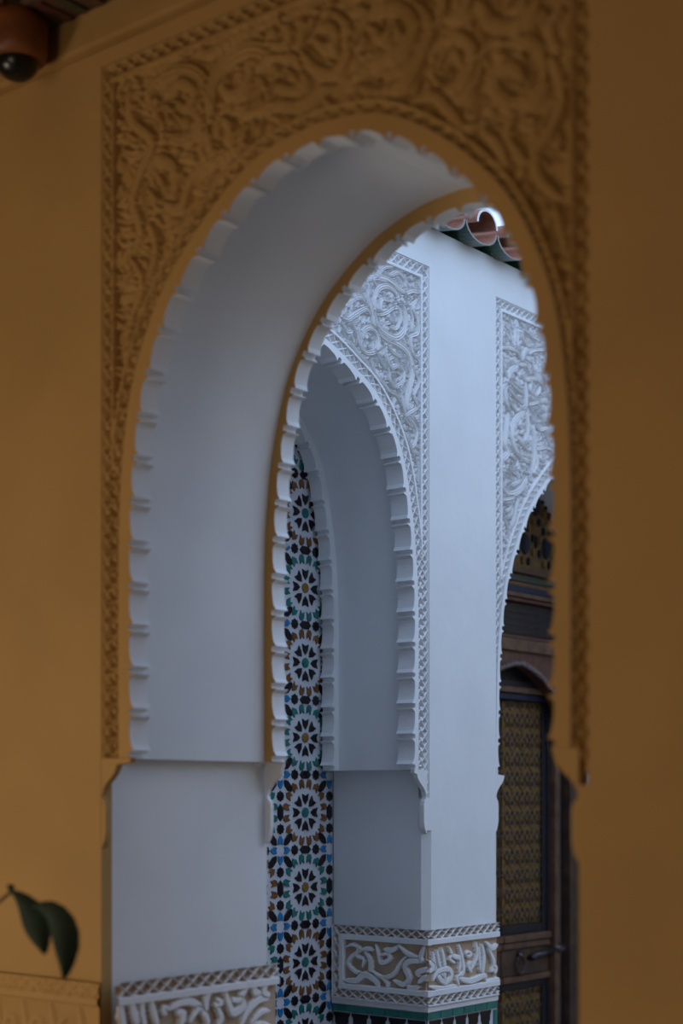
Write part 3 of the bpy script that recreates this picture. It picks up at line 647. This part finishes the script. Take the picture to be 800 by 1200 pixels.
# ================================================================== PAINTED WOODEN DOOR
DX = -4.40
door = thing('painted_door', 'dark carved wooden door with gold star panel, iron ring and rope arch hood', 'door', (DX, cD, ZF))
def dbox(name, y0, y1, z0, z1, m, out, back=.03, bevel=.004, parent=door, **kw): return boxobj(name, (DX - back, y0, z0), (DX + out, y1, z1), m, parent, bevel, **kw)
hw = .9
boxobj('backboard', (DX - .08, cD - hw, ZF), (DX - .03, cD + hw, 1.95), M['woodblack'], door)
YM = 6.645   # meeting line of leaves
def leafset(sgn):
    def Y(y): return y if sgn > 0 else 2 * YM - y
    def bx(nm, y0, y1, *a, **k): y0, y1 = sorted((Y(y0), Y(y1))); return dbox(nm, y0, y1, *a, **k)
    lf = bx('door_leaf', YM + .001, 7.105, ZF + .01, .50, M['wood'], .0)
    def sub(nm, y0, y1, z0, z1, m, out, bevel=.004):
        y0, y1 = sorted((Y(y0), Y(y1)))
        return boxobj(nm, (DX - .005, y0, z0), (DX + out, y1, z1), m, lf, bevel)
    # gold star panels
    for (za, zb2) in ((-.648, .495), (-1.65, -.985)):
        sub('panel', 6.66, 7.033, za, zb2, M['gold'], .004)
        g = MB(); cells = .0975; y0, y1 = 6.66, 7.033; ny = 4; nz = int((zb2 - za) / cells)
        for i in range(ny + 1):
            for j in range(nz + 1):
                cy = y0 + .01 + i * cells * .97; cz = za + .02 + j * (zb2 - za - .04) / nz
                odd = (i + j) % 2
                def disc(a, b, rr, rz, mi, hgt, n=8, a0=.0):
                    if a - rr < y0 - .004 or a + rr > y1 + .003 or b - rz < za or b + rz > zb2: return
                    v = [(DX + .003, Y(a + rr * math.cos(a0 + 2 * PI * k / n)), b + rz * math.sin(a0 + 2 * PI * k / n)) for k in range(n)]
                    v += [(DX + hgt, q[1] * 0 + Y(a + .85 * rr * math.cos(a0 + 2 * PI * k / n)), b + .85 * rz * math.sin(a0 + 2 * PI * k / n)) for k, q in enumerate(v)]
                    g.add(v, [[k, (k + 1) % n, n + (k + 1) % n, n + k] for k in range(n)] + [list(range(n, 2 * n))], mi)
                disc(cy, cz, .016, .014, 0 if odd else 1, .0075)
                disc(cy + cells * .5, cz, .009, .015, 0, .0075); disc(cy, cz + cells * .5, .012, .012, 2 if odd else 0, .0075)
                disc(cy + cells * .27, cz + cells * .27, .010, .016, 0, .0075, a0=.4); disc(cy - cells * .27, cz + cells * .27, .010, .016, 3 if odd else 0, .0075, a0=-.4)
                disc(cy + cells * .5, cz + cells * .5, .012, .012, 1 if odd else 0, .0075)
                # gold strapwork octagon ring
                v = []; n = 16
                for rad in (.030, .034):
                    for hh in (.004, .010): v += [(DX + hh, Y(min(max(cy + rad * math.cos(2 * PI * k / n), y0), y1)), min(max(cz + rad * math.sin(2 * PI * k / n), za), zb2)) for k in range(n)]
                g.add(v, [[n + k, n + (k + 1) % n, 3 * n + (k + 1) % n, 3 * n + k] for k in range(n)] + [[k, (k + 1) % n, n + (k + 1) % n, n + k] for k in range(n)] + [[2 * n + k, 2 * n + (k + 1) % n, 3 * n + (k + 1) % n, 3 * n + k] for k in range(n)], 4)
        o = mesh('star_pattern', g.v, g.f, [M['woodblack'], M['navy'], M['redpaint'], M['wood'], M['gold']], g.m, lf, kind='stuff')
        for nm, a, b, c, d_, mm, ot in (('rail', 6.65, 7.04, za - .05, za - .004, 'woodblack', .014), ('stile', 7.034, 7.075, za - .05, zb2, 'woodblack', .016), ('bead', 7.077, 7.10, za - .05, zb2, 'woodblack', .024)):
            sub(nm, a, b, c, d_, M[mm], ot)
    for nm, z0, z1, mm, ot in (('rail', -.735, -.70, 'woodlight', .035), ('rail', -.772, -.74, 'woodlight', .026), ('lock_rail', -.91, -.775, 'wood', .015), ('rail', -.945, -.913, 'woodlight', .026), ('rail', -.98, -.948, 'woodblack', .012)):
        sub(nm, YM + .004, 7.10, z0, z1, M[mm], ot)
    return lf, Y
lf, Yf = leafset(1); leafset(-1)
# knocker ring and bolt on the visible leaf
v, f = [], []
ringp = [(DX + .03 + .004 * math.sin(a), 6.80 + .030 * math.sin(a), -.858 + .044 * math.cos(a)) for a in np.linspace(0, 2 * PI, 25)]
kk = MB(); kk.add(*tubeverts(ringp, .0065, 8)); kk.obj('knocker_ring', M['iron'], door, smooth=True, label='iron ring knocker')
kk = MB(); kk.add(*tubeverts([(DX + .01, 6.80, -.80), (DX + .045, 6.80, -.812)], [.017, .010], 12)); kk.obj('knocker_boss', M['iron'], door, smooth=True)
kk = MB(); kk.add(*tubeverts([(DX + .035, 6.90, -.825), (DX + .035, 7.11, -.800)], .017, 12)); kk.add(*tubeverts([(DX + .035, 7.12, -.80), (DX + .035, 7.19, -.795)], .026, 12)); kk.add(*tubeverts([(DX + .0, 6.895, -.825), (DX + .035, 6.90, -.825), (DX + .06, 6.90, -.825)], .013, 10)); kk.obj('bolt', M['iron'], door, smooth=True, label='dark iron slide bolt')
for sgn in (1, -1):
    def Y2(y): return y if sgn > 0 else 2 * YM - y
    for nm, a, b, mm, ot in (('door_frame', 7.108, 7.150, 'woodlight', .05), ('door_frame', 7.152, 7.19, 'wood', .035), ('painted_shadow_strip', 7.192, 7.25, 'woodblack', .015), ('door_post', 7.252, 7.40, 'wood', .055)):  # the black strip beside the frame is its shadow, put in as colour
        y0, y1 = sorted((Y2(a), Y2(b))); dbox(nm, y0, y1, ZF, .50 if nm == 'door_frame' and False else .55, M[mm], ot)
# rope arch hood
hood = catmull([(6.10, .15), (6.16, .34), (6.30, .53), (6.46, .63), (6.645, .675), (6.747, .660), (6.86, .620), (6.97, .560), (7.03, .510), (7.09, .440), (7.135, .35), (7.16, .22)], .02)
L = arclen(hood)[-1]; N_ = int(L / .026); rp_ = resample(hood, np.linspace(0, L, N_)); kk = MB()
for i in range(N_ - 1):
    a, b = rp_[i], rp_[i + 1]; o_ = .008 if i % 2 else -.008
    nx, nz = -(b[1] - a[1]), (b[0] - a[0]); q = math.hypot(nx, nz) + 1e-9; nx /= q; nz /= q
    kk.add(*tubeverts([(DX + .115, a[0] - nx * .014, a[1] - nz * .014), (DX + .122, (a[0] + b[0]) / 2, (a[1] + b[1]) / 2), (DX + .115, b[0] + nx * .014, b[1] + nz * .014)], [.006, .010, .006], 7))
kk.obj('rope_moulding', mat('greyed_rope_wood', (.20, .15, .14), .6, ((.12, .085, .075), 40)), door, smooth=True)
# hood board above the rope, cut by the arch
top = .735; poly = [(6.05, .0)] + [(6.05, top), (7.45, top), (7.45, .0)] + [tuple(p) for p in hood[::-1]]
poly = [(6.00, .15), (6.00, top), (7.42, top), (7.42, .2), (7.18, .2)] + [tuple(p) for p in hood[::-1]]
v, f = prism(poly, lambda s, z, d: (DX + d, s, z), .04, .105); kk = MB(); kk.add(v, f); kk.obj('hood_board', M['redpaint'], door)
for nm, z0, z1, mm, ot in (('band', .735, .795, 'woodlight', .125), ('band', .795, .815, 'redpaint', .115), ('lattice_board', .815, .985, 'woodblack', .09), ('band', .985, 1.005, 'redpaint', .12), ('band', 1.005, 1.028, 'woodlight', .135), ('band', 1.028, 1.062, 'navy', .125), ('band', 1.062, 1.085, 'woodlight', .115), ('band', 1.085, 1.125, 'moss', .12), ('band', 1.125, 1.15, 'wood', .14)):
    dbox(nm, 5.70, 7.47, z0, z1, M[mm], ot, bevel=.006)
for nm, z0, z1, mm, ot in (('band', .535, .565, 'woodlight', .05), ('band', .565, .60, 'woodblack', .04), ('band', .500, .533, 'navy', .035), ('transom', .60, .735, 'woodblack', .02)):
    dbox(nm, YM - .47, 7.105, z0, z1, M[mm], ot)
# dots on the lattice board
kk = MB()
for i in range(44):
    for j in range(5):
        y = 6.35 + i * .025 + (j % 2) * .0125; z = .835 + j * .033
        kk.box((DX + .088, y - .0035, z - .0035), (DX + .097, y + .0035, z + .0035))
kk.obj('bead_lattice', M['woodlight'], door, kind='stuff')
# painted upper panel with dark medallions
dbox('painted_panel', 5.70, 7.47, 1.15, 1.90, mat('brown_gold_paint', (.10, .052, .022), .55, ((.16, .095, .03), 35)), .10)
kk = MB()
def med(y, z, ry, rz, mi, hgt=.112, n=12):
    v = [(DX + .099, y + ry * math.cos(2 * PI * k / n), z + rz * math.sin(2 * PI * k / n)) for k in range(n)] + [(DX + hgt, y + .85 * ry * math.cos(2 * PI * k / n), z + .85 * rz * math.sin(2 * PI * k / n)) for k in range(n)]
    kk.add(v, [[k, (k + 1) % n, n + (k + 1) % n, n + k] for k in range(n)] + [list(range(n, 2 * n))], mi)
for i in range(9):
    y = 6.93 + (i - 4) * .20
    if not 5.8 < y < 7.4: continue
    for j in range(3):
        z = 1.285 + j * .21; yy = y + (j % 2) * .10
        med(yy, z, .040, .058, 1); med(yy, z, .026, .040, 3, .116)
        for a in range(8):
            med(yy + .073 * math.cos(a * PI / 4 + .4), z + .092 * math.sin(a * PI / 4 + .4), .012, .022, (0, 2)[a % 2], .114, 8)
        med(yy + .1, z + .02, .010, .034, 1)
kk.obj('medallion', [M['woodblack'], M['woodblack'], M['gold'], M['navy']], door, kind='stuff')

# ================================================================== EAVE TILES
def tile_pipe(y, x_front, z_bot, r, slope, L, up, mats, flat=.72):
    """half pipe tile; up=False pan (U), True cover"""
    n = 14; th = .012; k = MB(); sl = math.tan(slope)
    rings = []
    for m_, (xx, rad) in enumerate([(0, r), (-L, r * .9)]):
        for rr in (rad, rad - th):
            rings.append([(x_front + xx, y + rr * math.cos(PI + PI * q / (n - 1)) , (z_bot + r * flat + flat * rr * math.sin(PI + PI * q / (n - 1)) * (-1 if up else 1)) - xx * sl) for q in range(n)])
    v = sum(rings, []); o0, i0, o1, i1 = 0, n, 2 * n, 3 * n
    for q in range(n - 1):
        pass
    k.add(v, [[o0 + q, o0 + q + 1, o1 + q + 1, o1 + q] for q in range(n - 1)], 0)
    k.add(v, [[i0 + q + 1, i0 + q, i1 + q, i1 + q + 1] for q in range(n - 1)] , 1)
    k.add(v, [[o0 + q + 1, o0 + q, i0 + q, i0 + q + 1] for q in range(n - 1)] + [[o0, o1, i1, i0], [o0 + n - 1, i0 + n - 1, i1 + n - 1, o1 + n - 1]], 2)
    return k.obj('eave_tile', mats, smooth=False)
EY, EZ = 5.534, 2.352
ridge_m = mat('tile_edge', (.22, .20, .18), .6)
for i in range(-6, 11):
    y = EY + i * .238
    o = tile_pipe(y, -3.750, EZ, .1185, math.radians(8), .80, False, [M['greenglaze'], M['terra'], ridge_m], .60)
    o['category'] = 'roof tile'; o['group'] = 'glazed eave tiles along the top of the courtyard wall'
    lab = {0: 'green glazed eave tile with terracotta inside, leftmost of those showing through the arch', 1: 'green glazed eave tile in the middle of those showing through the arch', 2: 'green glazed eave tile at the right, half cut off by the ochre arch'}
    o['label'] = lab.get(i, 'green glazed eave tile in the part of the row beyond the arch edge')
    if i in (0, 1, 2): pass
    c = tile_pipe(y + .119, -3.80, EZ + .050, .080, math.radians(8), .70, True, [M['terra'], M['terra'], M['mortar']], .9); c['category'] = 'roof tile'
    c['label'] = {0: 'terracotta and pale mortar cover tile set back between the left and middle eave tiles', 1: 'terracotta and pale mortar cover tile set back between the middle and right eave tiles'}.get(i, 'cover tile above the eave in the part of the row beyond the arch edge')
    c['group'] = 'cover tiles above the eave'

# ================================================================== CORNICE, DOME CAMERA, PLANT
boxobj('trim_cornice', (-8, NY - .045, 2.20), (2.2, NY, 2.36), M['ochre_deep'], kind='structure', bevel=.01)
tr = boxobj('trim_ceiling', (-8, NY - .20, 2.30), (2.2, NY - .045, 2.60), M['wood'], kind='structure', bevel=.01)
kk = MB()
for i in range(90):
    x = -6.5 + i * .07
    kk.box((x, NY - .215, 2.32), (x + .04, NY - .195, 2.36), 0); kk.box((x + .02, NY - .212, 2.40), (x + .055, NY - .195, 2.47), 1)
    kk.box((x, NY - .18, 2.292), (x + .03, NY - .06, 2.305), i % 2)
kk.obj('painted_carving', [M['redpaint'], M['moss']], tr)
dc = thing('dome_camera', 'black dome security camera in round orange brown mount under the ceiling cornice', 'camera', (0, 0, 0))
cy_ = 2.98; cxw, czw = onY(20, 75, cy_)
def lathe(prof, c, n=28):
    v = []; f = []
    for r_, z_ in prof: v += [(c[0] + r_ * math.cos(2 * PI * k / n), c[1] + r_ * math.sin(2 * PI * k / n), c[2] + z_) for k in range(n)]
    for i in range(len(prof) - 1): f += [[i * n + k, i * n + (k + 1) % n, (i + 1) * n + (k + 1) % n, (i + 1) * n + k] for k in range(n)]
    return v, f
kk = MB(); kk.add(*lathe([(.0, .13), (.088, .13), (.092, .10), (.090, .035), (.084, .012), (.066, .005), (0, .005)], (cxw, cy_, czw))); kk.obj('mount', M['orange'], dc, smooth=True)
kk = MB(); kk.add(*lathe([(.064 * math.cos(a), -.055 * math.sin(a) + .006) for a in np.linspace(0, PI / 2, 9)], (cxw, cy_, czw))); kk.obj('dome', M['dome'], dc, smooth=True)
boxobj('junction_plate', (cxw - .06, cy_ - .05, czw + .12), (cxw + .06, cy_ + .05, 2.305), M['wood'], dc)

# plant: pot on the floor, leaf reaching into the frame at the lower left
Yp = 2.55
def pw_(a, b, Y=Yp): s, z = onY(a, b, Y); return Vector((s, Y, z))
base = pw_(-75, 1200); pot = thing('potted_plant', 'dark green drooping leaves of a potted plant at the lower left', 'plant', (base.x, Yp, ZF))
kk = MB(); kk.add(*lathe([(0, 0), (.14, 0), (.19, .30), (.21, .31), (.21, .36), (.185, .36), (.17, .30), (0, .30)], (base.x, Yp, ZF))); kk.obj('pot', M['clay'], pot, smooth=True)
kk = MB(); p0 = Vector((base.x, Yp, ZF + .3)); stem_pts = [p0, p0 + Vector((.03, 0, .35)), Vector((base.x + .0, Yp, -.62)), pw_(-40, 1075), pw_(-5, 1060), pw_(12, 1046)]
kk.add(*tubeverts(stem_pts, [.012, .010, .009, .007, .005, .004], 8)); kk.obj('stem', M['stem'], pot, smooth=True)
def leafobj(pts, widths, tilt=.012):
    k = MB(); v = []; n = len(pts)
    for i, p in enumerate(pts):
        t = (pts[min(i + 1, n - 1)] - pts[max(i - 1, 0)]).normalized(); s = t.cross(Vector((D2[0], D2[1], .25))).normalized() * widths[i] * 1.25
        d = Vector((0, tilt, 0)); up = Vector((0, -.004, 0))
        v += [tuple(p - s + d), tuple(p - s * .5 + d * .3), tuple(p), tuple(p + s * .5 + d * .3), tuple(p + s + d)]
    f = [[i * 5 + j, i * 5 + j + 1, (i + 1) * 5 + j + 1, (i + 1) * 5 + j] for i in range(n - 1) for j in range(4)]
    k.add(v, f); o = k.obj('leaf', M['leaf'], pot, smooth=True); m = o.modifiers.new('t', 'SOLIDIFY'); m.thickness = .0015
    m = o.modifiers.new('s', 'SUBSURF'); m.levels = m.render_levels = 1
leafobj([pw_(10, 1044), pw_(24, 1056), pw_(36, 1075), pw_(44, 1098), pw_(50, 1120)], [.004, .020, .034, .026, .003])
leafobj([pw_(36, 1062), pw_(55, 1064), pw_(70, 1082), pw_(76, 1112), pw_(72, 1150)], [.004, .024, .034, .030, .003])
leafobj([pw_(12, 1045), pw_(8, 1040), pw_(9, 1036)], [.004, .010, .006])
leafobj([pw_(-5, 1060), pw_(-25, 1040), pw_(-50, 1050), pw_(-70, 1090)], [.003, .02, .022, .002])
leafobj([pw_(-40, 1075), pw_(-60, 1050), pw_(-90, 1035), pw_(-120, 1060)], [.003, .02, .022, .002])
